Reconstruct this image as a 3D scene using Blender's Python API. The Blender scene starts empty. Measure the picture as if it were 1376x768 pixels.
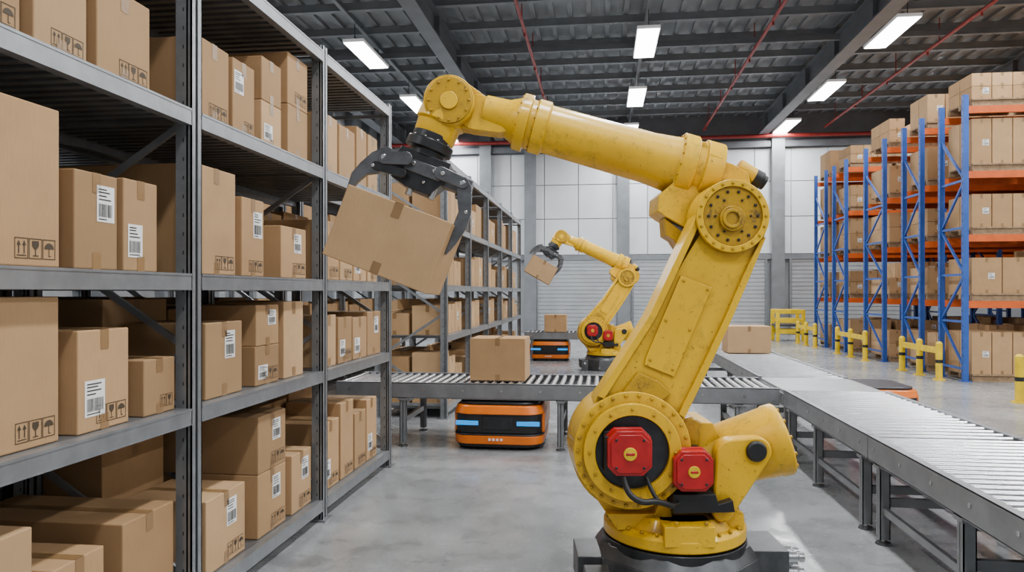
import bpy, math, random
from mathutils import Vector, Matrix
random.seed(7)
TH=math.atan(120/955.0); CT,ST=math.cos(TH),math.sin(TH)
F=955.0; H=1.8
# ------------------------------------------------------------------ materials
def new(name):
    m=bpy.data.materials.new(name); m.use_nodes=True
    nt=m.node_tree; b=nt.nodes["Principled BSDF"]
    return m,nt,b
def mixc(nt,fac,a,b,blend='MIX'):
    n=nt.nodes.new('ShaderNodeMix'); n.data_type='RGBA'; n.blend_type=blend
    for s,v in ((n.inputs[0],fac),(n.inputs[6],a),(n.inputs[7],b)):
        if hasattr(v,'is_output'): nt.links.new(v,s)
        else: s.default_value=v if not isinstance(v,tuple) else (*v,1)
    return n.outputs[2]
def ramp(nt,src,stops):
    r=nt.nodes.new('ShaderNodeValToRGB')
    e=r.color_ramp.elements
    while len(e)<len(stops): e.new(.5)
    for i,(p,c) in enumerate(stops):
        e[i].position=p; e[i].color=(c,c,c,1) if not isinstance(c,tuple) else (*c,1)
    nt.links.new(src,r.inputs[0]); return r.outputs[0]
def noise(nt,scale,detail=4,vec=None,sc=None,rough=.55):
    n=nt.nodes.new('ShaderNodeTexNoise'); n.inputs['Scale'].default_value=scale
    n.inputs['Detail'].default_value=detail; n.inputs['Roughness'].default_value=rough
    tc=nt.nodes.new('ShaderNodeTexCoord'); o=tc.outputs['Object']
    if sc:
        mp=nt.nodes.new('ShaderNodeMapping'); mp.inputs['Scale'].default_value=sc
        nt.links.new(o,mp.inputs[0]); o=mp.outputs[0]
    nt.links.new(o,n.inputs['Vector']); return n.outputs[0]
def bump(nt,b,h,s=.2,d=.01):
    n=nt.nodes.new('ShaderNodeBump'); n.inputs['Strength'].default_value=s; n.inputs['Distance'].default_value=d
    nt.links.new(h,n.inputs['Height']); nt.links.new(n.outputs[0],b.inputs['Normal'])
def simple(name,c,rough=.5,metal=0,var=.25,scale=6,emit=0,bs=0):
    m,nt,b=new(name)
    b.inputs['Roughness'].default_value=rough; b.inputs['Metallic'].default_value=metal
    nz=noise(nt,scale,5)
    d=tuple(x*(1-var) for x in c)
    o=mixc(nt,ramp(nt,nz,[(.35,0.),(.65,1.)]),d,c)
    nt.links.new(o,b.inputs['Base Color'])
    if emit:
        b.inputs['Emission Color'].default_value=(*c,1); b.inputs['Emission Strength'].default_value=emit
    if bs: bump(nt,b,noise(nt,scale*12,3),bs,.002)
    return m
def yellow(name,c,wear=.63):
    m,nt,b=new(name)
    n1=noise(nt,6.5,12,rough=.8); n2=noise(nt,30,6,sc=(1,1,.2),rough=.7); n3=noise(nt,1.6,3); n4=noise(nt,34,5,rough=.7)
    base=mixc(nt,ramp(nt,n3,[(.35,0.),(.65,1.)]),(c[0]*.86,c[1]*.80,c[2]),c)
    base=mixc(nt,ramp(nt,n2,[(.60,0.),(.68,.35)]),base,(.25,.13,.01))
    base=mixc(nt,ramp(nt,n4,[(.63,0.),(.67,.75)]),base,(.12,.07,.02))
    base=mixc(nt,ramp(nt,n1,[(wear-.10,0.),(wear-.03,.25),(wear+.0,.32),(wear+.02,.85)]),base,(.13,.075,.02))
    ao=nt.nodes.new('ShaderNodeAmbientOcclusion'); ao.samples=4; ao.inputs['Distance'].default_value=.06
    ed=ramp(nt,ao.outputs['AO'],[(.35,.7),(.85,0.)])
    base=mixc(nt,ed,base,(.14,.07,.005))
    nt.links.new(base,b.inputs['Base Color'])
    r=ramp(nt,n1,[(.3,.28),(.7,.5)]); nt.links.new(r,b.inputs['Roughness'])
    b.inputs['Specular IOR Level'].default_value=.35
    b.inputs['Coat Weight'].default_value=.25; b.inputs['Coat Roughness'].default_value=.08
    bump(nt,b,noise(nt,60,3),.1,.003)
    return m
def cardboard(name,c):
    m,nt,b=new(name)
    oi=nt.nodes.new('ShaderNodeObjectInfo')
    c1=mixc(nt,oi.outputs['Random'],tuple(x*.78 for x in c),tuple(min(1,x*1.12) for x in c))
    nz=noise(nt,5,5); c2=mixc(nt,ramp(nt,nz,[(.35,.0),(.65,.22)]),c1,tuple(x*.6 for x in c))
    fl=noise(nt,160,3,sc=(1,1,.08)); c3=mixc(nt,ramp(nt,fl,[(.4,0.),(.7,.16)]),c2,tuple(x*.55 for x in c))
    nt.links.new(c3,b.inputs['Base Color']); b.inputs['Roughness'].default_value=.8
    b.inputs['Specular IOR Level'].default_value=.25
    bump(nt,b,fl,.08,.002)
    return m
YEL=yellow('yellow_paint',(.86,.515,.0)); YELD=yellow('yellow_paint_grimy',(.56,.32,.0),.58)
CB=[cardboard('cardboard_a',(.45,.275,.135)),cardboard('cardboard_b',(.40,.24,.115)),cardboard('cardboard_c',(.49,.31,.16))]
TAPE=simple('packing_tape',(.27,.155,.065),.32,0,.1)
LABEL=simple('label_paper',(.82,.82,.80),.5,0,.04)
INK=simple('label_ink',(.03,.028,.025),.6); INK2=simple('carton_print',(.06,.04,.02),.7)
STEEL=simple('rack_steel_grey',(.27,.285,.30),.34,.5,.2,9,bs=.05)
STEELD=simple('rack_steel_dark',(.08,.085,.09),.45,.6,.2)
DECK=simple('galvanised_deck',(.25,.26,.27),.38,.6,.3,5)
PLATE=simple('transfer_plate_steel',(.42,.43,.44),.33,.5,.15,5)
ROLL=simple('roller_chrome',(.80,.81,.83),.24,.85,.06)
CONV=simple('conveyor_frame_grey',(.25,.26,.275),.4,.5,.2)
GAP=simple('roller_gap_shade',(.02,.02,.022),.8)
DARK=simple('dark_cast_metal',(.05,.052,.056),.34,.7,.3,14,bs=.1)
GRIP=simple('gripper_alloy',(.17,.175,.185),.30,.8,.35,12,bs=.1)
BASEG=simple('robot_base_grey',(.10,.104,.11),.38,.5,.35,10,bs=.1)
BLACK=simple('black_rubber',(.012,.012,.013),.45)
SILV=simple('machined_steel',(.55,.56,.57),.25,.95,.1)
RED=simple('motor_red',(.50,.008,.010),.30,0,.3,12)
REDP=simple('sprinkler_pipe_red',(.32,.025,.02),.45)
ORG=simple('amr_orange',(.80,.17,.003),.30,0,.12)
BLUE=simple('rack_blue',(.03,.10,.40),.42,.1,.2)
BORG=simple('beam_orange',(.70,.12,.015),.45,.1,.2)
WOOD=simple('pallet_wood',(.34,.22,.12),.8,0,.4,12)
YG=simple('guard_yellow',(.80,.54,.0),.45)
LED=simple('led_blue',(.0,.30,.85),.4,0,0,emit=.75)
LAMP=simple('lamp_diffuser',(1.,1.,1.),.4,0,0,emit=14)
FIXW=simple('fixture_white_glow',(.7,.7,.7),.4,0,.05,emit=.3)  # white housing with painted-in lamp glare: it glows faintly itself
WHT=simple('wall_panel_white',(.70,.725,.75),.5,.0,.12,.8)
WGR=simple('wall_grey',(.38,.395,.41),.6,0,.2,.7)
SHUT=simple('shutter_grey',(.42,.44,.46),.4,.3,.12,2)
ROOF=simple('roof_sheet',(.25,.265,.28),.55,.2,.3,.8)
PURL=simple('roof_purlin',(.22,.235,.25),.5,.3,.2,2)
GIRD=simple('girder_steel',(.16,.17,.185),.5,.3,.2,2)
def concrete():
    m,nt,b=new('polished_concrete')
    a=noise(nt,.55,9,rough=.62); c=noise(nt,3.2,9,rough=.7); d=noise(nt,45,4)
    o=mixc(nt,ramp(nt,a,[(.35,0.),(.62,1.)]),(.18,.19,.195),(.34,.35,.355))
    o=mixc(nt,ramp(nt,c,[(.5,0.),(.62,.6)]),o,(.13,.135,.138))
    o=mixc(nt,ramp(nt,c,[(.33,.5),(.45,0.)]),o,(.43,.435,.44))
    o=mixc(nt,ramp(nt,d,[(.35,.25),(.55,0.)]),o,(.11,.11,.11))
    nt.links.new(o,b.inputs['Base Color'])
    nt.links.new(ramp(nt,c,[(.35,.12),(.65,.36)]),b.inputs['Roughness'])
    b.inputs['Specular IOR Level'].default_value=.65
    bump(nt,b,c,.05,.01)
    return m
CONC=concrete()
# ------------------------------------------------------------------ mesh builder
class MB:
    def __init__(s): s.v=[];s.f=[];s.m=[];s.mats=[]
    def add(s,vs,fs,mat,M=None):
        if mat not in s.mats: s.mats.append(mat)
        k=s.mats.index(mat); o=len(s.v)
        for p in vs:
            p=Vector(p); s.v.append(M@p if M else p)
        for f in fs: s.f.append([i+o for i in f]); s.m.append(k)
    def box(s,x0,x1,y0,y1,z0,z1,mat,M=None):
        s.add([(x0,y0,z0),(x1,y0,z0),(x1,y1,z0),(x0,y1,z0),(x0,y0,z1),(x1,y0,z1),(x1,y1,z1),(x0,y1,z1)],
              [(0,3,2,1),(4,5,6,7),(0,1,5,4),(1,2,6,5),(2,3,7,6),(3,0,4,7)],mat,M)
    def bar(s,p0,p1,w,h,mat):
        p0=Vector(p0);p1=Vector(p1);d=p1-p0;L=d.length
        q=d.to_track_quat('X','Z').to_matrix().to_4x4()
        s.box(0,L,-w/2,w/2,-h/2,h/2,mat,Matrix.Translation(p0)@q)
    def lathe(s,p0,p1,prof,mat,n=28):
        p0=Vector(p0);p1=Vector(p1);d=p1-p0
        q=d.to_track_quat('Z','Y').to_matrix().to_4x4();M=Matrix.Translation(p0)@q;L=d.length
        vs=[];fs=[]
        for t,r in prof:
            for i in range(n):
                a=2*math.pi*i/n; vs.append((r*math.cos(a),r*math.sin(a),t*L))
        for k in range(len(prof)-1):
            for i in range(n):
                j=(i+1)%n; fs.append((k*n+i,k*n+j,(k+1)*n+j,(k+1)*n+i))
        fs.append(tuple(range(n-1,-1,-1))); o=(len(prof)-1)*n; fs.append(tuple(range(o,o+n)))
        s.add(vs,fs,mat,M)
    def cyl(s,p0,p1,r0,r1,mat,n=24): s.lathe(p0,p1,[(0,r0),(1,r1)],mat,n)
    def prism(s,pts,y0,y1,mat,M=None):
        n=len(pts)
        vs=[(x,y0,z) for x,z in pts]+[(x,y1,z) for x,z in pts]
        fs=[tuple(range(n)),tuple(range(2*n-1,n-1,-1))]+[(i,(i+1)%n,(i+1)%n+n,i+n) for i in range(n)]
        s.add(vs,fs,mat,M)
    def prismz(s,pts,z0,z1,mat,sc=1.0,M=None):
        n=len(pts)
        vs=[(x,y,z0) for x,y in pts]+[(x*sc,y*sc,z1) for x,y in pts]
        fs=[tuple(range(n)),tuple(range(2*n-1,n-1,-1))]+[(i,(i+1)%n,(i+1)%n+n,i+n) for i in range(n)]
        s.add(vs,fs,mat,M)
    def ring(s,c,ro,ri,y0,y1,mat,n=36):
        vs=[];fs=[]
        for y in (y0,y1):
            for r in (ro,ri):
                for i in range(n):
                    a=2*math.pi*i/n; vs.append((c[0]+r*math.cos(a),y,c[1]+r*math.sin(a)))
        for i in range(n):
            j=(i+1)%n
            fs+=[(i,j,n+j,n+i),(2*n+i,3*n+i,3*n+j,2*n+j),(i,2*n+i,2*n+j,j),(n+i,n+j,3*n+j,3*n+i)]
        s.add(vs,fs,mat)
    def obj(s,name,parent=None,bev=0,smooth=False,seg=2,recalc=True):
        me=bpy.data.meshes.new(name); me.from_pydata([tuple(v) for v in s.v],[],s.f)
        for m in s.mats: me.materials.append(m)
        me.polygons.foreach_set('material_index',s.m)
        if recalc:
            import bmesh
            b=bmesh.new(); b.from_mesh(me); bmesh.ops.recalc_face_normals(b,faces=b.faces); b.to_mesh(me); b.free()
        if smooth:
            me.polygons.foreach_set('use_smooth',[True]*len(me.polygons)); me.set_sharp_from_angle(angle=math.radians(38))
        me.update()
        o=bpy.data.objects.new(name,me); bpy.context.collection.objects.link(o)
        if parent: o.parent=parent
        if bev:
            md=o.modifiers.new('bevel','BEVEL'); md.width=bev; md.segments=seg; md.limit_method='ANGLE'; md.angle_limit=math.radians(40)
        return o
def empty(name,loc=(0,0,0),rz=0):
    e=bpy.data.objects.new(name,None); e.location=loc; e.rotation_euler=(0,0,rz); e.empty_display_size=.2
    bpy.context.collection.objects.link(e); return e
# ------------------------------------------------------------------ room
WX0,WX1,WY0,WY1,CZ=-10.,18.,-3.,31.5,9.4
b=MB(); b.box(WX0,WX1,WY0,WY1,-.15,0,CONC); b.obj('floor')
b=MB(); b.box(WX0,WX1,WY0,WY1,CZ,CZ+.1,ROOF)
x=WX0+.1
while x<WX1-.2:
    b.box(x,x+.13,WY0,WY1,CZ-.08,CZ,ROOF); x+=.5
b.obj('ceiling')
b=MB(); y=WY0+.4
while y<WY1-.3:
    b.box(WX0+.01,WX1-.01,y,y+.06,CZ-.29,CZ-.09,PURL); b.box(WX0+.01,WX1-.01,y-.03,y+.12,CZ-.30,CZ-.285,PURL); y+=1.7
b.obj('roof_purlins')
b=MB()
for X in (-9.,-4.4,6.75,13.):
    b.box(X-.05,X+.05,WY0,WY1-.5,CZ-.95,CZ-.32,GIRD); b.box(X-.2,X+.2,WY0,WY1-.5,CZ-.98,CZ-.93,GIRD); b.box(X-.2,X+.2,WY0,WY1-.5,CZ-.35,CZ-.31,GIRD)
    y=WY0+1
    while y<WY1-1: b.box(X-.18,X+.18,y,y+.03,CZ-.95,CZ-.33,GIRD); y+=2.9
for Y in (10.,20.5):
    for X0,X1 in ((-8.8,-4.6),(-4.2,6.5),(6.95,12.8)): b.bar((X0,Y,CZ-.6),(X1,Y,CZ-.6),.12,.16,GIRD)
b.obj('roof_girders')
b=MB()
for X in (-2.0,4.3,9.2):
    b.cyl((X,WY0+.1,CZ-.75),(X,WY1-.6,CZ-.75),.045,.045,REDP,12)
    y=0.5
    while y<WY1-1.5: b.cyl((X,y,CZ-.75),(X,y,CZ),.015,.015,REDP,6); b.cyl((X-.0,y+.7,CZ-.88),(X,y+.7,CZ-.75),.03,.02,REDP,8); y+=2.9
b.cyl((WX0+.4,WY1-.55,8.35),(WX1-.4,WY1-.55,8.35),.08,.08,REDP,12)
b.obj('sprinkler_pipes',smooth=True)
b=MB(); b.box(WX0,WX1,WY1,WY1+.2,0,CZ,WGR)
x=WX0
while x<WX1-.1:
    for z0,z1 in ((3.45,5.0),(5.04,6.5),(6.54,7.9)):
        b.box(x+.02,x+1.48,WY1-.06,WY1,z0,z1,WHT)
    x+=1.5
b.obj('wall_back')
b=MB()
for X in (-9.,-5.1,-3.1,.95,7.4,13.):
    b.box(X-.22,X+.22,WY1-.4,WY1-.06,0,CZ-.3,WGR); b.box(X-.26,X+.26,WY1-.44,WY1-.40,0,CZ-.3,PURL)
b.box(WX0,WX1,WY1-.2,WY1-.06,3.2,3.42,PURL); b.box(WX0,WX1,WY1-.3,WY1-.06,7.95,8.2,GIRD)
b.box(WX0,WX1,WY1-.12,WY1,8.2,CZ,GIRD)
b.obj('trim_1')
for i,(X0,X1) in enumerate(((-2.8,.65),(1.4,6.9),(8.,12.5),(-8.6,-5.5))):
    b=MB(); z=0.02
    while z<3.15:
        b.box(X0,X1,WY1-.14,WY1-.07,z,z+.14,SHUT); b.box(X0,X1,WY1-.11,WY1-.06,z+.14,z+.17,SHUT); z+=.17
    b.box(X0-.1,X0,WY1-.2,WY1-.06,0,3.2,PURL); b.box(X1,X1+.1,WY1-.2,WY1-.06,0,3.2,PURL)
    b.obj('door_%d'%(i+1))
for nm,X,s in (('wall_left',WX0,-1),('wall_right',WX1,1)):
    b=MB(); b.box(min(X,X+.2*s),max(X,X+.2*s),WY0,WY1,0,CZ,WGR)
    y=WY0
    while y<WY1-.1:
        b.box(min(X,X-.05*s),max(X,X-.05*s),y+.02,min(y+1.98,WY1),3.,8.,WHT); b.box(min(X,X-.3*s),max(X,X-.3*s),y-.1,y+.1,0,CZ-.3,PURL); y+=2
    b.obj(nm)
# lamps
for X in (-6.6,1.2,7.45,14.):
    for Y in (-1.8,3.4,8.6,13.9,19.5,24.9,30.0):
        e=empty('industrial_light_fixture',(X,Y,8.5))
        b=MB(); b.box(-.29,.29,-1.14,1.14,.0,.08,FIXW); b.box(-.27,.27,-1.1,1.1,-.02,.0,LAMP)
        b.bar((0,-1,.08),(0,-1,.53),.02,.02,STEELD); b.bar((0,1,.08),(0,1,.53),.02,.02,STEELD)
        b.obj('housing',e)
        L=bpy.data.lights.new('lamp','AREA'); L.shape='RECTANGLE'; L.size=.54; L.size_y=2.2; L.energy=310; L.color=(.97,.985,1)
        lo=bpy.data.objects.new('lamp',L); bpy.context.collection.objects.link(lo); lo.parent=e; lo.location=(0,0,-.035)
b=MB()
for X in (-6.6,1.2,7.45,14.): b.box(X-.05,X+.05,WY0,WY1-.8,9.03,9.09,PURL)
b.obj('lighting_conduit')
# ------------------------------------------------------------------ cardboard boxes
def fq(face,dx,dy,dz,off=.0016):
    if face=='+x': return lambda u,v:(dx/2+off,-dy/2+u,v)
    if face=='-x': return lambda u,v:(-dx/2-off,dy/2-u,v)
    if face=='-y': return lambda u,v:(-dx/2+u,-dy/2-off,v)
    return lambda u,v:(dx/2-u,dy/2+off,v)
def dq(b,f,u0,v0,u1,v1,mat): b.add([f(u0,v0),f(u1,v0),f(u1,v1),f(u0,v1)],[(0,1,2,3)],mat)
def dp(b,f,pts,mat): b.add([f(*p) for p in pts],[tuple(range(len(pts)))],mat)
def icons(b,face,dx,dy,dz,u,v,s,n=3):
    f=fq(face,dx,dy,dz); t=s*.05
    for k in range(n):
        U=u+k*s*1.05
        dq(b,f,U,v,U+s,v+t,INK2);dq(b,f,U,v+s*1.25-t,U+s,v+s*1.25,INK2);dq(b,f,U,v,U+t,v+s*1.25,INK2);dq(b,f,U+s-t,v,U+s,v+s*1.25,INK2)
        if k==0:
            for q in (.3,.7):
                c=U+s*q
                dq(b,f,c-t*.8,v+s*.3,c+t*.8,v+s*.85,INK2); dp(b,f,[(c-s*.15,v+s*.8),(c+s*.15,v+s*.8),(c,v+s*1.1)],INK2)
            dq(b,f,U+s*.15,v+s*.16,U+s*.85,v+s*.22,INK2)
        elif k==1:
            c=U+s*.5
            dp(b,f,[(c-s*.1,v+s*.6),(c+s*.1,v+s*.6),(c+s*.25,v+s*.8),(c+s*.25,v+s*1.1),(c-s*.25,v+s*1.1),(c-s*.25,v+s*.8)],INK2)
            dq(b,f,c-t*.7,v+s*.22,c+t*.7,v+s*.62,INK2); dq(b,f,c-s*.22,v+s*.16,c+s*.22,v+s*.22,INK2)
        else:
            c=U+s*.5
            dp(b,f,[(c+s*.38*math.cos(a),v+s*.65+s*.38*math.sin(a)) for a in [math.pi*i/8 for i in range(9)]],INK2)
            dq(b,f,c-t*.6,v+s*.2,c+t*.6,v+s*.68,INK2); dq(b,f,c-t*.6,v+s*.17,c+s*.16,v+s*.22,INK2)
def label(b,face,dx,dy,dz,u,v,w,h,rnd):
    f=fq(face,dx,dy,dz); g=fq(face,dx,dy,dz,.0026)
    dq(b,f,u,v,u+w,v+h,LABEL)
    x=u+w*.1
    while x<u+w*.88:
        bw=rnd.choice([.02,.03,.045])*w; dq(b,g,x,v+h*.14,x+bw,v+h*.5,INK); x+=bw+rnd.choice([.02,.035])*w
    for k,yy in enumerate((.06,.60,.70,.80,.88)):
        dq(b,g,u+w*.1,v+h*yy,u+w*rnd.uniform(.5,.88),v+h*(yy+(.035 if k else .03)),INK)
def cbox(dx,dy,dz,mat,lab=None,ic=None,b=None,M=None,tape='x',seed=0):
    """dx,dy,dz size, origin bottom centre"""
    rnd=random.Random(seed)
    own=b is None
    if own: b=MB()
    s=MB()
    s.box(-dx/2,dx/2,-dy/2,dy/2,0,dz,mat)
    t=.027
    e=.0014; fl=min(.09,dz*.25)
    if tape=='x':
        s.add([(-dx/2,-t,dz+e),(dx/2,-t,dz+e),(dx/2,t,dz+e),(-dx/2,t,dz+e)],[(0,1,2,3)],TAPE)
        for fc in ('+x','-x'):
            f=fq(fc,dx,dy,dz); dq(s,f,dy/2-t,dz-fl,dy/2+t,dz,TAPE); dq(s,f,dy/2-t,0,dy/2+t,fl*.8,TAPE)
    else:
        s.add([(-t,-dy/2,dz+e),(t,-dy/2,dz+e),(t,dy/2,dz+e),(-t,dy/2,dz+e)],[(0,1,2,3)],TAPE)
        for fc in ('-y','+y'):
            f=fq(fc,dx,dy,dz); dq(s,f,dx/2-t,dz-fl,dx/2+t,dz,TAPE); dq(s,f,dx/2-t,0,dx/2+t,fl*.8,TAPE)
    if lab:
        for face,u,v,w,h in lab: label(s,face,dx,dy,dz,u,v,w,h,rnd)
    if ic:
        for face,u,v,sz,n in ic: icons(s,face,dx,dy,dz,u,v,sz,n)
    for m in s.mats:
        if m not in b.mats: b.mats.append(m)
    o=len(b.v); b.v+= [M@v if M else v for v in s.v]
    for fc,mi in zip(s.f,s.m): b.f.append([i+o for i in fc]); b.m.append(b.mats.index(s.mats[mi]))
    return b
cnt=[0]
def shelfbox(y0,y1,z,h,xf=-2.24,dep=.5,lab=0,ic=0):
    cnt[0]+=1; r=random.Random(cnt[0]*13)
    dy=y1-y0; labs=[];ics=[]
    if lab==1: labs=[('+x',dy*.5,h*.5,min(.12,dy*.42),min(.17,h*.38))]
    if lab==2: labs=[('+x',dy*.12,h*.15,min(.13,dy*.42),min(.16,h*.36))]
    if lab==3: labs=[('+x',dy*.06,h*.55,min(.13,dy*.42),min(.16,h*.3))]
    if ic: 
        sz=min(.065,dy*.2); n=3 if dy>.28 else 2; ics=[('+x',dy-sz*1.05*n-.02,.03,sz,n)]
    b=cbox(dep,dy,h,r.choice(CB),labs,ics,seed=cnt[0])
    o=b.obj('cardboard_box',bev=.006,recalc=False)
    o.location=(xf-dep/2,(y0+y1)/2,z+.001); o.rotation_euler=(0,0,math.radians(r.uniform(-1.2,1.2)))
    return o
ZA,ZB,ZC,ZD,ZE=2.78,1.90,1.18,.17,3.70
for a in [(1.95,2.50,ZA,.50,0,1),(2.56,2.86,ZA,.42,0,1),(2.93,3.30,ZA,.43,0,1),
          (2.02,2.70,ZB,.65,3,1),(2.79,3.06,ZB,.43,1,0),(3.11,3.36,ZB,.44,2,0),
          (2.02,2.70,ZC,.60,0,1),(2.80,3.14,ZC,.45,2,1),(3.26,3.51,ZC,.28,0,1),
          (2.0,2.56,ZD,.70,0,1),(2.66,2.97,ZD,.48,0,0)]:
    shelfbox(a[0],a[1],a[2],a[3],lab=a[4],ic=a[5])
shelfbox(3.1,3.50,ZD,.53,dep=.9)
for a in [(3.74,4.06,ZA,.46,0,1),(4.11,4.38,ZA,.46,3,1),(4.48,4.77,ZA,.30,2,0),(4.48,4.77,ZA+.302,.29,0,0),(4.88,5.22,ZA,.38,0,0),(4.88,5.22,ZA+.382,.37,0,1),
          (4.22,4.51,ZB,.5,1,1),(4.78,5.19,ZB,.37,1,1),
          (3.8,4.22,ZC,.44,1,0),(4.4,4.73,ZC,.26,2,1),(4.4,4.73,ZC+.262,.27,1,0),(4.82,5.14,ZC,.55,0,0),
          (3.8,4.26,ZD,.43,1,1),(4.43,4.84,ZD,.42,1,1),(4.94,5.29,ZD,.43,1,1)]:
    shelfbox(a[0],a[1],a[2],a[3],lab=a[4],ic=a[5])
shelfbox(3.72,4.14,ZB,.62,dep=.85,ic=1)
shelfbox(4.43,4.84,ZD+.422,.38,dep=.85,ic=1,lab=1)
for z,mx in ((ZA,.72),(ZB,.6),(ZC,.5),(ZD,.7)):
    y=5.52; k=0
    while y<6.95:
        w=random.uniform(.28,.42); h=random.uniform(.62,.95)*mx
        if y+w>7.05: break
        shelfbox(y,y+w,z,h,lab=random.choice([0,1,2,0]),ic=random.choice([0,1])); y+=w+.04
for z,mx in ((ZA,.55),(ZB,.62),(ZC,.58),(ZD,.8)):
    y=1.95
    while y<6.9:
        w=random.uniform(.45,.62)
        for u in (3.6,5.4):
            if y<u+.05 and y+w>u-.05: y=u+.07
        if y+w>7.05: break
        skip=(z in(ZB,) and 3.6<y<4.15) or (z==ZD and (3.0<y<3.55 or 4.2<y<4.85 or 2.6<y+w and y<3.5)) 
        if not skip: shelfbox(y,y+w,z,random.uniform(.85,1.)*mx,xf=-2.78,dep=.38)
        y+=w+.03
# ------------------------------------------------------------------ shelving rack
def rack(name,ys,x0=-2.17,dep=1.05,top=3.74,levels=(ZA,ZB,ZC,ZD,ZE)):
    b=MB(); xb=x0-dep
    for Y in ys:
        for xx in (x0,xb+.09):
            b.box(xx-.09,xx,Y-.05,Y-.042,0,top,STEEL); b.box(xx-.09,xx,Y+.042,Y+.05,0,top,STEEL)
            b.box(xx-.008,xx,Y-.05,Y-.012,0,top,STEEL); b.box(xx-.008,xx,Y+.012,Y+.05,0,top,STEEL); b.box(xx-.03,xx-.02,Y-.05,Y+.05,0,top,STEELD)
            b.box(xx-.12,xx+.03,Y-.08,Y+.08,0,.012,STEEL)
            z=.1
            while z<top-.05:
                b.box(xx-.050,xx-.042,Y-.0515,Y-.05,z,z+.020,STEELD); z+=.1
        zz=.25; s=1
        while zz+.62<top:
            a,c=(x0-.05,xb+.05) if s>0 else (xb+.05,x0-.05)
            b.bar((a,Y,zz),(c,Y,zz+.62),.02,.035,STEEL); zz+=.62; s=-s
        for z in (.2,top-.12): b.bar((x0-.05,Y,z),(xb+.05,Y,z),.02,.035,STEEL)
    for i in range(len(ys)-1):
        a,c=ys[i]+.05,ys[i+1]-.05
        for z in levels:
            for xx in (x0,xb+.05):
                b.box(xx-.05,xx,a,c,z-.085,z-.012,STEEL); b.box(xx-.055,xx+.003,a,c,z-.014,z-.002,STEEL); b.box(xx-.05,xx+.002,a,c,z-.09,z-.084,STEEL)
            b.box(xb+.05,x0-.05,a,c,z-.012,z-.001,DECK)
            y=a+.03
            while y<c-.05:
                b.box(xb+.06,x0-.055,y,y+.045,z-.045,z-.012,DECK); y+=.09
    return b.obj(name,bev=.0)
rack('steel_shelving_rack',[1.8,3.6,5.4,7.15])
ys2=[9.9,11.75,13.6,15.45,17.3,19.2]
rack('steel_shelving_rack',ys2)
b=MB(); k=0
for i in range(5):
    for z,mx in ((ZA,.75),(ZB,.62),(ZC,.55),(ZD,.8)):
        for xr,dp_ in ((-2.26,.45),(-2.76,.42)):
            y=ys2[i]+.1
            while True:
                w=random.uniform(.3,.55)
                if y+w>ys2[i+1]-.08: break
                h=random.uniform(.55,.95)*mx; k+=1
                cbox(dp_,w,h,random.choice(CB),[('+x',w*.3,h*.4,.1,.12)] if k%4==0 and xr>-2.5 else None,None,b,Matrix.Translation((xr-dp_/2,y+w/2,z+.001)),tape='x' if i else random.choice('xy'),seed=k)
                y+=w+.03
b.obj('shelved_cardboard_boxes',recalc=False)
rack('steel_shelving_rack',[1.8,3.6,5.4,7.15],x0=-3.32,dep=1.0)  # added back-to-back rack with boxes, blocks light and background behind the front rack
b=MB()
for z,mx in ((ZA,.8),(ZB,.8),(ZC,.64),(ZD,.9),):
    for j in range(3):
        y=1.9+1.8*j
        while True:
            w=random.uniform(.45,.8)
            if y+w>3.52+1.78*j: break
            h=random.uniform(.8,.98)*mx
            cbox(.8,w,h,random.choice(CB),None,None,b,Matrix.Translation((-3.85,y+w/2,z+.001)),tape='x'); y+=w+.03
b.obj('shelved_cardboard_boxes',recalc=False)
rack('steel_shelving_rack',[9.9,12.2,14.5,16.8,19.2],x0=-5.4)
b=MB()
for z,mx in ((ZA,.75),(ZB,.62),(ZC,.55),(ZD,.8),(ZE,.6)):
    y=10.
    while y<18.6:
        w=random.uniform(.5,.9); h=random.uniform(.6,.95)*mx
        cbox(.9,w,h,random.choice(CB),None,None,b,Matrix.Translation((-5.95,y+w/2,z+.001))); y+=w+.1
b.obj('shelved_cardboard_boxes',recalc=False)
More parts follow.
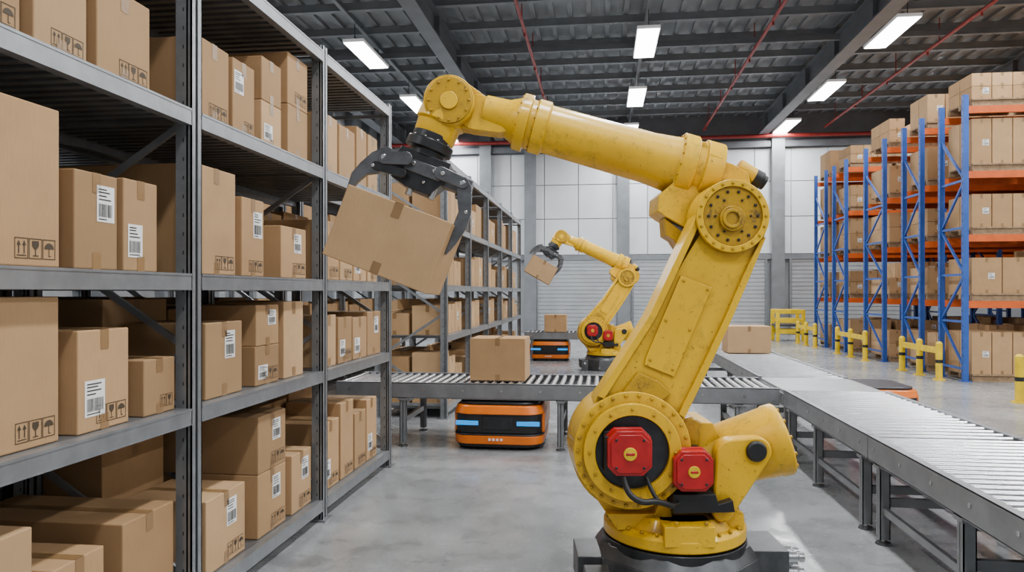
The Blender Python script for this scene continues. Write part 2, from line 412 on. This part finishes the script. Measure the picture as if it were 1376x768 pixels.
# ------------------------------------------------------------------ conveyors
def conveyor(name,axis,a0,a1,c0,c1,legs,zt=.74,sp=.075,bz=.30,rr=.027,stringer=None):
    e=empty(name)
    def T(b,p0,p1,q0,q1,z0,z1,m):
        if axis=='x': b.box(p0,p1,q0,q1,z0,z1,m)
        else: b.box(q0,q1,p0,p1,z0,z1,m)
    b=MB()
    for q,s in ((c0,1),(c1,-1)):
        lo,hi=(q,q+.012) if s>0 else (q-.012,q)
        T(b,a0,a1,lo,hi,zt-.17,zt+.005,CONV)
        lo,hi=(q,q+.05) if s>0 else (q-.05,q)
        T(b,a0,a1,lo,hi,zt-.002,zt+.008,CONV); T(b,a0,a1,lo,hi,zt-.175,zt-.165,CONV)
        a=a0+.15
        while a<a1: T(b,a,a+.025,q-.006,q+.006,zt-.09,zt-.065,SILV); a+=.45
    b.box(*((a0,a1,c0+.05,c1-.05) if axis=='x' else (c0+.05,c1-.05,a0,a1)),zt-.09,zt-.07,GAP)  # near-black sheet under the rollers, paints the shade in their gaps
    if stringer:
        for q in (c0+.05,c1-.05): T(b,stringer[0],stringer[1],q-.015,q+.015,.22,.27,CONV)
    b.obj('side_rails',e)
    b=MB()
    a=a0+.045
    while a<a1-.03:
        zz=zt-rr+.004
        p,q=((a,c0+.052,zz),(a,c1-.052,zz)) if axis=='x' else ((c0+.052,a,zz),(c1-.052,a,zz))
        b.cyl(p,q,rr,rr,ROLL,14); a+=sp
    b.obj('rollers',e,smooth=True)
    b=MB()
    for L in legs:
        for q in (c0+.05,c1-.05):
            T(b,L-.035,L+.035,q-.035,q-.028,.04,zt-.17,CONV);T(b,L-.035,L+.035,q+.028,q+.035,.04,zt-.17,CONV);T(b,L-.035,L-.028,q-.035,q+.035,.04,zt-.17,CONV);T(b,L-.0,L+.007,q-.035,q+.035,.04,zt-.17,CONV)
            T(b,L-.05,L+.05,q-.05,q+.05,zt-.2,zt-.17,CONV)
            x,y=(L,q) if axis=='x' else (q,L)
            b.cyl((x,y,0),(x,y,.015),.055,.05,STEELD,14); b.cyl((x,y,.015),(x,y,.09),.012,.012,SILV,8)
        T(b,L-.02,L+.02,c0+.08,c1-.08,bz-.03,bz+.03,CONV); T(b,L-.02,L+.02,c0+.08,c1-.08,zt-.25,zt-.2,CONV)
    b.obj('legs',e)
    return e
conveyor('roller_conveyor','x',-3.1,1.93,8.05,9.1,[-2.3,-.46,1.5],sp=.10,rr=.028)
conveyor('roller_conveyor','y',1.2,5.52,1.95,3.02,[1.6,3.0,4.2,5.37],sp=.105,rr=.019,stringer=(1.6,5.4))
conveyor('roller_conveyor','y',5.54,7.98,1.95,3.02,[5.71,6.9,7.8],sp=.13,rr=.019,stringer=(5.7,7.8))
conveyor('roller_conveyor','y',9.2,14.6,1.95,3.02,[9.4,11.5,14.2],sp=.2,rr=.02)
conveyor('roller_conveyor','x',-2.0,3.0,18.5,19.4,[-1.8,-.2,1.4,2.8],sp=.11)
e=empty('conveyor_transfer_table'); b=MB()
b.box(1.95,3.02,8.0,9.18,.57,.70,CONV); b.box(1.97,3.0,8.02,9.16,.70,.735,PLATE)
for x in (2.02,2.95):
    for y in (8.1,9.08): b.box(x-.03,x+.03,y-.03,y+.03,0,.57,CONV)
b.obj('table_frame',e,bev=.004)
def freebox(x,y,z,dx,dy,dz,rz=0,tape='y',**k):
    cnt[0]+=1
    o=cbox(dx,dy,dz,CB[cnt[0]%3],k.get('lab'),k.get('ic'),tape=tape,seed=cnt[0]).obj('cardboard_box',bev=.006,recalc=False)
    o.location=(x,y,z); o.rotation_euler=(0,0,rz); return o
freebox(-1.22,8.6,.750,.66,.55,.50)
freebox(2.52,12.9,.750,.72,.6,.46)
freebox(-1.2,18.95,.750,.58,.5,.45)
# ------------------------------------------------------------------ AMR
def rrect(w,d,r,n=6):
    pts=[]
    for cx,cy,a0 in ((w/2-r,d/2-r,0),(-w/2+r,d/2-r,90),(-w/2+r,-d/2+r,180),(w/2-r,-d/2+r,270)):
        for i in range(n+1):
            a=math.radians(a0+90*i/n); pts.append((cx+r*math.cos(a),cy+r*math.sin(a)))
    return pts
def amr(x,y,rz=0):
    e=empty('mobile_robot',(x,y,0),rz)
    b=MB(); b.prismz(rrect(.98,1.0,.2),.03,.08,BLACK); b.prismz(rrect(1.03,1.06,.2),.07,.17,ORG,1.015)
    b.prismz(rrect(1.05,1.08,.2),.17,.19,DARK); b.prismz(rrect(1.0,1.04,.18),.19,.42,BLACK)
    for s in (-1,1):
        b.box(s*.44-.085,s*.44+.085,-.36,.5,.19,.42,ORG)
    b.prismz(rrect(1.05,1.09,.22),.41,.505,ORG,.95); b.prismz(rrect(.92,.94,.18),.505,.54,DARK)
    b.obj('body',e,bev=.014,smooth=True)
    b=MB()
    for s in (-1,1):
        b.box(s*.35-.13,s*.35+.13,-.530,-.505,.285,.335,LED)
    b.box(-.17,.17,-.530,-.50,.24,.38,DARK)
    b.obj('light_strips',e,bev=.004)
    b=MB()
    for i in range(4): b.box(-.1+i*.045,-.075+i*.045,-.548,-.535,.115,.14,LABEL)
    for s in (-1,1):
        for yy in (-.3,.3): b.cyl((s*.40,yy,.07),(s*.47,yy,.07),.07,.07,BLACK,20)
    b.obj('wheels',e)
amr(-1.17,8.5); amr(-1.35,19.0); amr(3.66,10.4,0)
# ------------------------------------------------------------------ pallet racks
LV=(0.0,1.62,2.95,4.22,5.52)
def prack(Y0,Y1,X0=7.25,n=3,bay=2.75,top=5.75):
    b=MB()
    for i in range(n+1):
        X=X0+i*bay
        for Y in (Y0,Y1):
            b.box(X-.05,X+.05,Y-.045,Y+.045,0,top,BLUE); b.box(X-.09,X+.09,Y-.09,Y+.09,0,.015,BLUE)
            z=.2
            while z<top-.1: b.box(X-.052,X-.05,Y-.01,Y+.01,z,z+.05,BLACK); z+=.15
        z=.25;s=1
        while z+.95<top:
            a,c=(Y0,Y1) if s>0 else (Y1,Y0)
            b.bar((X,a,z),(X,c,z+.95),.04,.045,BLUE); b.bar((X,Y0,z),(X,Y1,z),.04,.045,BLUE); z+=.95; s=-s
    for i in range(n):
        for z in LV[1:]:
            for Y in (Y0,Y1): b.box(X0+i*bay+.05,X0+(i+1)*bay-.05,Y-.04,Y+.03,z-.14,z,BORG)
    b.obj('pallet_rack')
    b=MB()
    for i in range(n):
        for z in LV:
            for j in range(2):
                w=1.16; px=X0+i*bay+.13+j*1.3; d=min(1.05,Y1-Y0)
                for q in range(3): b.box(px,px+w,Y0+.0+q*(d/2-.05),Y0+.1+q*(d/2-.05),z+.03,z+.12,WOOD)
                b.box(px,px+w,Y0-.03,Y1-.02,z+.12,z+.15,WOOD); b.box(px,px+w,Y0-.03,Y0+.08,z+.002,z+.03,WOOD)
                nx=random.choice([2,3,3]); nz=random.choice([1,2,2])
                H_=random.uniform(.55,.92); hh=H_/nz
                if z>5: H_=random.uniform(.45,.75); hh=H_/nz
                for kx in range(nx):
                    for kz in range(nz):
                        if kz==nz-1 and nz>1 and random.random()<.25: continue
                        ww=w/nx-.02
                        for ky in (0,1):
                            dd=(Y1-Y0)/2-.03
                            cbox(ww,dd,hh-.008,random.choice(CB),[('-y',ww*.55,hh*.4,.12,.12)] if (kx+kz+i)%3==0 and ky==0 else None,None,b,
                             Matrix.Translation((px+w/nx*(kx+.5),Y0+.03+dd/2+ky*(dd+.02),z+.152+kz*hh)),tape='y',seed=i+kx)
    b.obj('palletised_cardboard_boxes',recalc=False)
for Y0,Y1 in ((15.3,16.3),(17.25,18.2),(19.4,20.7),(22.3,23.4),(24.2,25.3)): prack(Y0,Y1)
def guard(x,y0,y1,n=3):
    b=MB()
    for i in range(n):
        y=y0+(y1-y0)*i/(n-1) if n>1 else y0
        b.cyl((x,y,0),(x,y,.75),.065,.065,YG,16); b.cyl((x,y,0),(x,y,.02),.12,.12,YG,16); b.cyl((x,y,.75),(x,y,.79),.065,.03,YG,16)
        b.cyl((x,y,.35),(x,y,.42),.067,.067,BLACK,16)
    if n>1: b.bar((x,y0,.6),(x,y1,.6),.05,.12,YG)
    b.obj('safety_bollard_guard',smooth=True)
guard(6.85,15.5,17.3); guard(6.85,19.6,21.8); guard(6.85,24,26.); guard(6.75,12.5,12.5,1)
b=MB()
for x in (6.4,7.3): 
    for y in (27.,27.8): b.box(x-.06,x+.06,y-.06,y+.06,0,1.15,YG)
for z in (.35,.75,1.08):
    for y in (27.,27.8): b.box(6.35,7.35,y-.03,y+.03,z-.08,z+.08,YG)
b.box(6.35,7.35,27,27.8,.55,.62,STEELD)
b.obj('yellow_safety_barrier',bev=.01)  # yellow guard frame of posts and rails, a safety barrier
# ------------------------------------------------------------------ robot arm
D0=4.35; X0=(905-688)*D0/F
def P(u,v,y): d=D0+y; return ((u-688)*d/F-X0, y, H-(v-392)*d/F)
def R(r,y): return r*(D0+y)/F
def P2(pts,y): return [(P(u,v,y)[0],P(u,v,y)[2]) for u,v in pts]
def hull(cs,n=28):
    pts=[]
    for u,v,r in cs:
        for i in range(n):
            a=2*math.pi*i/n; pts.append((u+r*math.cos(a),v+r*math.sin(a)))
    pts=sorted(set((round(a,3),round(b_,3)) for a,b_ in pts))
    def half(ps):
        h=[]
        for p in ps:
            while len(h)>1 and (h[-1][0]-h[-2][0])*(p[1]-h[-2][1])-(h[-1][1]-h[-2][1])*(p[0]-h[-2][0])<=0: h.pop()
            h.append(p)
        return h[:-1]
    return half(pts)+half(pts[::-1])
def arc(c,r,a0,a1,n=14): return [(c[0]+r*math.cos(math.radians(a0+(a1-a0)*i/n)),c[1]-r*math.sin(math.radians(a0+(a1-a0)*i/n))) for i in range(n+1)]
def disc(b,u,v,r,y0,y1,mat,n=40,r2=None):
    p=P(u,v,y0); q=(p[0],y1,p[2]); b.lathe(p,q,[(0,R(r2 if r2 else r,y0)),(1,R(r,y0))],mat,n)
def bolts(b,u,v,r,y,n,mat,br=.011,h=.012,a0=0,a1=360):
    p=P(u,v,y)
    for i in range(n):
        a=math.radians(a0+(a1-a0)*i/n); x=p[0]+R(r,y)*math.cos(a); z=p[2]+R(r,y)*math.sin(a)
        b.cyl((x,y-h,z),(x,y,z),br,br,mat,8)
def axbolts(b,c,ax,r,n,mat,br=.01,h=.02):
    ax=Vector(ax).normalized(); s=ax.orthogonal().normalized(); t=ax.cross(s)
    for i in range(n):
        a=2*math.pi*i/n; p=Vector(c)+s*r*math.cos(a)+t*r*math.sin(a)
        b.cyl(p,p+ax*h,br,br,mat,8)
def robot(loc,rz,tilt=0.):
    e=empty('industrial_robot_arm',loc,rz)
    S=Vector(P(850,605,-.2)); M=Matrix.Translation(S)@Matrix.Rotation(tilt,4,'Y')@Matrix.Translation(-S)
    up=[]
    b=MB()
    oc=[(.55*math.cos(math.radians(22.5+45*i)),.55*math.sin(math.radians(22.5+45*i))) for i in range(8)]
    b.prismz(oc,0,.05,BASEG); b.prismz([(x*.95,y*.95) for x,y in oc],.05,.24,BASEG,.95); b.prismz([(x*.90,y*.90) for x,y in oc],.24,.31,BASEG,.90)
    b.cyl((0,0,.28),(0,0,.335),.43,.43,DARK,48)
    b.box(.3,.64,-.18,.18,.05,.28,BASEG); b.box(-.60,-.3,-.16,.16,.05,.24,BASEG)
    for a in range(8):
        an=math.radians(a*45+22.5); b.cyl((.50*math.cos(an),.50*math.sin(an),.05),(.50*math.cos(an),.50*math.sin(an),.085),.025,.025,SILV,8)
    for yy,zz in ((-.14,.23),(-.05,.23),(-.14,.14),(-.05,.14)): b.lathe((.6,yy,zz),(.74,yy,zz),[(0,.036),(.7,.036),(.72,.028),(1,.028)],SILV,16)
    b.box(-.58,-.44,-.40,-.28,.0,.24,BASEG); b.cyl((-.51,-.42,.17),(-.51,-.40,.17),.03,.03,SILV,14)
    b.obj('base',e,bev=.012,smooth=True)
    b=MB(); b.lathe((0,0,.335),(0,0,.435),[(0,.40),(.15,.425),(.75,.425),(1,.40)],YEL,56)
    for i in range(28):
        a=2*math.pi*i/28; b.cyl((.405*math.cos(a),.405*math.sin(a),.43),(.405*math.cos(a),.405*math.sin(a),.447),.011,.011,YELD,8)
    b.lathe((0,0,.43),(0,0,.50),[(0,.37),(1,.33)],YEL,48)
    b.obj('turntable',e,bev=.006,smooth=True)
    b=MB()
    b.prism(P2([(790,640),(803,672),(822,700),(900,706),(985,704),(996,690),(985,655),(975,600),(958,568),(915,566),(880,545),(820,560)],-.17),-.17,.22,YEL)
    b.prism(P2([(880,690),(893,655),(905,700),(960,700),(962,665),(1000,690),(1000,712),(830,712),(815,690)],-.24),-.24,.1,YEL)
    b.box(*(sorted((P(893,0,-.42)[0],P(962,0,-.42)[0]))),-.42,-.2,.385,.50,YEL)
    bolts(b,908,703,1,-.42,1,YELD,.014); bolts(b,948,703,1,-.42,1,YELD,.014)
    disc(b,850,605,82,-.12,.24,YEL)
    disc(b,850,605,60,.24,.30,YELD)
    b.obj('shoulder_housing',e,bev=.018,smooth=True,seg=3)
    b=MB()
    p0=Vector(P(905,628,-.02)); p1=Vector(P(1052,588,-.08)); 
    b.lathe(p0,p1,[(0,.12),(.1,.165),(.3,.175),(.36,.18),(.88,.208),(.90,.216),(.985,.216),(1.0,.205),(1.01,.17)],YEL,44)
    ax=(p1-p0); axbolts(b,p0+ax*.99,ax,.19,12,YELD,.012,.02)
    b.obj('counterbalance_cylinder',e,bev=.004,smooth=True)
    b=MB()
    b.prism(P2(hull([(1018,607,20),(985,612,22),(972,688,14)]),-.30),-.30,-.19,YEL)
    disc(b,1018,607,14,-.325,-.29,BLACK,28); 
    b.prism(P2([(905,566),(930,560),(945,568),(940,600),(905,600)],-.24),-.24,-.1,YELD)
    b.obj('balancer_bracket',e,bev=.012,smooth=True)
    def motor(b,u,v,r,yf,yb,dark=True):
        rr=R(r,yf); p=P(u,v,yf)
        def octo(s): 
            k=.60; return [(p[0]+a*s,p[2]+c*s) for a,c in ((-rr,-rr*k),(-rr*k,-rr),(rr*k,-rr),(rr,-rr*k),(rr,rr*k),(rr*k,rr),(-rr*k,rr),(-rr,rr*k))]
        b.prism(octo(1.),yf+.012,yf+.075,RED); b.prism(octo(.86),yf,yf+.02,RED); b.prism(octo(1.06),yf+.075,yf+.11,RED)
        b.prism(octo(.97),yf+.11,yb,BLACK)
        p2=(p[0],yf-.006,p[2]); b.cyl(p2,(p[0],yf+.01,p[2]),rr*.30,rr*.30,YG,20); b.box(p[0]-rr*.2,p[0]+rr*.2,yf-.009,yf,p[2]-rr*.06,p[2]+rr*.06,RED)
        for a,c in ((-.62,-.62),(.62,-.62),(.62,.62),(-.62,.62)): b.cyl((p[0]+a*rr,yf-.006,p[2]+c*rr),(p[0]+a*rr,yf+.01,p[2]+c*rr),.008,.008,DARK,8)
    b=MB(); motor(b,933,634,27,-.44,-.2)
    b.prism(P2([(905,664),(962,664),(966,678),(985,672),(988,688),(905,690)],-.36),-.36,-.18,BLACK)
    b.obj('turntable_motor',e,bev=.005,smooth=True)
    b=MB(); E=(985,290)
    out=arc(E,49,208,-18,18)+[(1008,372),(984,428),(948,505),(920,562)]+[(905,600),(890,640),(850,655),(805,640),(788,600),(790,560),(803,530),(842,478),(872,425)]
    b.prism(P2(out,-.30),-.30,-.10,YEL)
    b.prism(P2([(944,272),(952,276),(881,428),(812,536),(803,532),(872,425)],-.325),-.325,-.12,YEL)
    b.prism(P2([(1022,322),(1030,318),(1008,372),(984,428),(948,505),(920,562),(912,556),(940,500),(976,424),(1000,368)],-.325),-.325,-.12,YEL)
    b.prism(P2([(915,370),(957,386),(952,398),(906,506),(866,490),(868,480)],-.316),-.316,-.29,YEL)
    for q in ((918,377),(950,389),(873,483),(903,496),(894,430),(926,443)): bolts(b,q[0],q[1],1,-.316,1,YELD,.009,.007)
    b.prism(P2([(858,500),(885,512),(902,528),(880,545),(850,536),(836,528)],-.33),-.33,-.29,YELD)
    disc(b,985,290,49,-.34,-.08,YEL,48,47)
    p=P(985,290,-.355)
    b.ring((p[0],p[2]),R(49,-.355),R(40,-.355),-.36,-.33,YEL,48)
    up.append(b.obj('lower_arm',e,bev=.012,smooth=True,seg=3))
    b=MB(); disc(b,985,290,40,-.345,-.30,YELD,48)
    disc(b,985,293,17,-.375,-.34,YELD,32); p=P(985,293,-.39); b.ring((p[0],p[2]),R(13,-.39),R(9,-.39),-.388,-.37,YELD,28)
    bolts(b,985,290,33,-.345,14,BLACK,.009,.01); bolts(b,985,290,24,-.345,6,BLACK,.007,.01)
    bolts(b,985,290,44.5,-.36,20,YELD,.008,.01)
    up.append(b.obj('elbow_gear_cover',e,bev=.003,smooth=True))
    b=MB()
    disc(b,850,605,82,-.34,-.08,YEL,56,79)
    p=P(850,608,-.38); b.ring((p[0],p[2]),R(66,-.38),R(50,-.38),-.385,-.33,YEL,48)
    disc(b,850,608,50,-.35,-.33,DARK,40)
    bolts(b,850,605,74,-.34,26,YELD,.010,.012)
    bolts(b,850,608,58,-.385,12,YELD,.009,.01)
    b.obj('shoulder_gear',e,bev=.006,smooth=True)
    b=MB(); motor(b,847,610,30,-.50,-.34)
    b.box(P(811,0,-.4)[0],P(822,0,-.4)[0],-.45,-.34,P(0,632,-.4)[2],P(0,584,-.4)[2],BLACK)
    b.prism(P2([(812,580),(840,574),(850,578),(850,590),(812,592)],-.40),-.40,-.34,BLACK)
    b.obj('shoulder_motor',e,bev=.005,smooth=True)
    for nm,pts,r in (('motor_cable',[P(838,636,-.46),P(840,660,-.50),P(862,676,-.52),P(885,672,-.50),P(903,680,-.44)],.017),('motor_cable_loop',[P(868,640,-.40),P(880,672,-.45),P(898,680,-.45),P(912,676,-.38)],.012)):
        cu=bpy.data.curves.new(nm,'CURVE'); cu.dimensions='3D'; cu.bevel_depth=r; cu.bevel_resolution=3; cu.resolution_u=10
        sp=cu.splines.new('NURBS'); sp.points.add(len(pts)-1)
        for q,pp in zip(sp.points,pts): q.co=(*pp,1)
        sp.use_endpoint_u=True; sp.order_u=3; cu.materials.append(BLACK)
        o=bpy.data.objects.new(nm,cu); bpy.context.collection.objects.link(o); o.parent=e
    YA=.05
    b=MB()
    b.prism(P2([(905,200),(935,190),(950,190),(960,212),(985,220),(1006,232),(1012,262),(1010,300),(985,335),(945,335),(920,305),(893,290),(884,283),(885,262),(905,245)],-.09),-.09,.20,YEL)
    b.prism(P2([(893,292),(940,330),(925,352),(905,322),(895,316)],-.07),-.07,.10,YELD)
    disc(b,985,285,44,.18,.26,YEL); disc(b,985,285,26,.26,.38,BLACK)
    c0=Vector(P(990,226,-.03)); c1=Vector(P(1016,240,-.03)); b.lathe(c0,c1,[(0,.06),(1,.055)],YEL,24)
    b.lathe(c1-(c1-c0)*.2,c1+(c1-c0)*.45,[(0,.056),(.7,.056),(.72,.045),(1,.045)],BLACK,24)
    b.prism(P2([(955,205),(972,212),(968,232),(950,228)],-.14),-.14,0,YEL)
    up.append(b.obj('elbow_housing',e,bev=.02,smooth=True,seg=3))
    b=MB(); A=Vector(P(955,236,YA)); B=Vector(P(640,147,YA)); L=(B-A).length; px=R(1,YA)
    def t(u): return (955-u)/315.
    b.lathe(A,B,[(t(960),44*px),(t(938),44*px),(t(936),40*px),(t(928),40*px),(t(926),45*px),(t(908),45*px),(t(906),38*px),(t(890),36*px),(t(870),34*px),(t(735),32*px),(t(733),36*px),(t(718),36*px),(t(717),33*px),(t(710),33*px),(t(709),38*px),(t(697),38*px),(t(695),31*px),(t(680),24*px),(t(650),22*px)],YEL,48)
    ax=(B-A)
    axbolts(b,A+ax*t(908),ax,41*px,18,YELD,.009,.012); axbolts(b,A+ax*t(697),ax,34*px,14,YELD,.008,.012); axbolts(b,A+ax*t(718),ax,34*px,14,YELD,.007,.01)
    up.append(b.obj('forearm',e,bev=.003,smooth=True))
    b=MB()
    b.prism(P2(hull([(672,158,20),(640,150,24)]),-.03),-.03,.13,YEL)
    b.prism(P2(hull([(645,152,23),(606,136,33)]),-.02),-.02,.12,YEL)
    disc(b,603,134,36,-.09,.17,YEL,48,34); disc(b,603,134,31,-.105,-.08,YELD,44); disc(b,603,134,12,-.118,-.10,YEL,30)
    bolts(b,603,134,27,-.105,12,YELD,.008,.01)
    w0=Vector(P(600,142,.04)); w1=Vector(P(580,194,.04))
    b.lathe(w0,w1,[(0,.14),(.45,.15),(.5,.135),(.85,.13),(1,.115)],YEL,36)
    up.append(b.obj('wrist',e,bev=.008,smooth=True))
    b=MB()
    g0=Vector(P(583,182,.03)); g1=Vector(P(572,212,.03)); b.lathe(g0,g1,[(0,.125),(.3,.125),(.32,.145),(.7,.145),(.72,.11),(1,.11)],DARK,32)
    axbolts(b,g0+(g1-g0)*.3,(g0-g1),.128,10,SILV,.008,.01)
    bod=[(540,195),(606,220),(596,246),(575,262),(545,250),(525,236),(528,212)]
    b.prism(P2(bod,-.07),-.07,.15,DARK)
    b.prism(P2([(548,210),(596,228),(590,244),(542,226)],-.085),-.085,.0,GRIP)
    bolts(b,555,219,1,-.085,1,SILV,.014); bolts(b,583,230,1,-.085,1,SILV,.014); bolts(b,568,245,1,-.07,1,SILV,.01)
    b.prism(P2([(505,208),(524,200),(636,243),(630,262),(610,256),(515,222)],-.03),-.03,.10,GRIP)
    b.cyl(P(556,240,-.03),P(548,262,-.03),.022,.022,SILV,16); b.cyl(P(585,250,-.03),P(578,268,-.03),.022,.022,SILV,16)
    for y0 in (-.14,.14):
        y1=y0+.045
        b.prism(P2(hull([(592,232,9),(622,245,8)]),y0-.02),y0-.02,y0,GRIP)
        b.prism(P2([(612,240),(624,236),(634,250),(633,285),(627,306),(612,328),(599,342),(593,338),(597,322),(608,304),(616,284),(614,262)],y0),y0,y1,GRIP)
        bolts(b,622,247,1,y0,1,SILV,.018,.012); bolts(b,594,233,1,y0-.02,1,SILV,.014,.012); bolts(b,625,285,1,y0,1,SILV,.012,.008)
        b.prism(P2(hull([(545,212,9),(516,212,8)]),y0-.02),y0-.02,y0,GRIP)
        b.prism(P2([(528,200),(520,196),(500,204),(484,218),(472,232),(466,252),(471,256),(480,244),(492,234),(508,232),(522,222)],y0),y0,y1,GRIP)
        b.prism(P2(hull([(540,232,6),(505,222,6)]),y0-.01),y0-.01,y0+.01,DARK)
        bolts(b,516,211,1,y0,1,SILV,.018,.012); bolts(b,500,222,1,y0,1,SILV,.012,.012)
    b.cyl(P(622,247,-.16),P(622,247,.22),.02,.02,SILV,14); b.cyl(P(516,211,-.16),P(516,211,.22),.02,.02,SILV,14)
    up.append(b.obj('gripper',e,bev=.005,smooth=True))
    for o in up: o.matrix_local=M
    yb=-.22; a=Vector(P(607,300,yb))-Vector(P(463,245,yb)); w=a.length; hgt=R(101,yb)
    ang=math.atan2(-a.z,a.x)
    cen=Vector(((P(577,396,yb)[0]+P(434,342,yb)[0])/2,0.02,(P(577,396,yb)[2]+P(434,342,yb)[2])/2))
    bb=cbox(w*.98,.50,hgt,CB[2],None,None,tape='y',seed=5).obj('cardboard_box',bev=.006,recalc=False)
    W=Matrix.Translation(loc)@Matrix.Rotation(rz,4,'Z')
    bb.matrix_world=W@M@Matrix.Translation(cen)@Matrix.Rotation(ang,4,'Y')@Matrix.Rotation(math.radians(-4),4,'Z')
    return e
r=X0
robot((r*CT-D0*ST, r*ST+D0*CT,0),TH)
r2=(813-688)/F*16.6
robot((r2*CT-16.6*ST, r2*ST+16.6*CT,0),TH,math.radians(9))
# ------------------------------------------------------------------ camera / world
w=bpy.data.worlds.new('World'); bpy.context.scene.world=w; w.use_nodes=True
w.node_tree.nodes['Background'].inputs[0].default_value=(.93,.96,1,1); w.node_tree.nodes['Background'].inputs[1].default_value=.5  # added even fill light, enters through the hall's open rear end
cam=bpy.data.cameras.new('camera'); co=bpy.data.objects.new('camera',cam); bpy.context.collection.objects.link(co)
co.location=(0,0,H); co.rotation_euler=(math.radians(90),0,TH)
cam.sensor_width=36; cam.lens=F/1376*36; cam.shift_y=8/1376; cam.clip_end=200
bpy.context.scene.camera=co
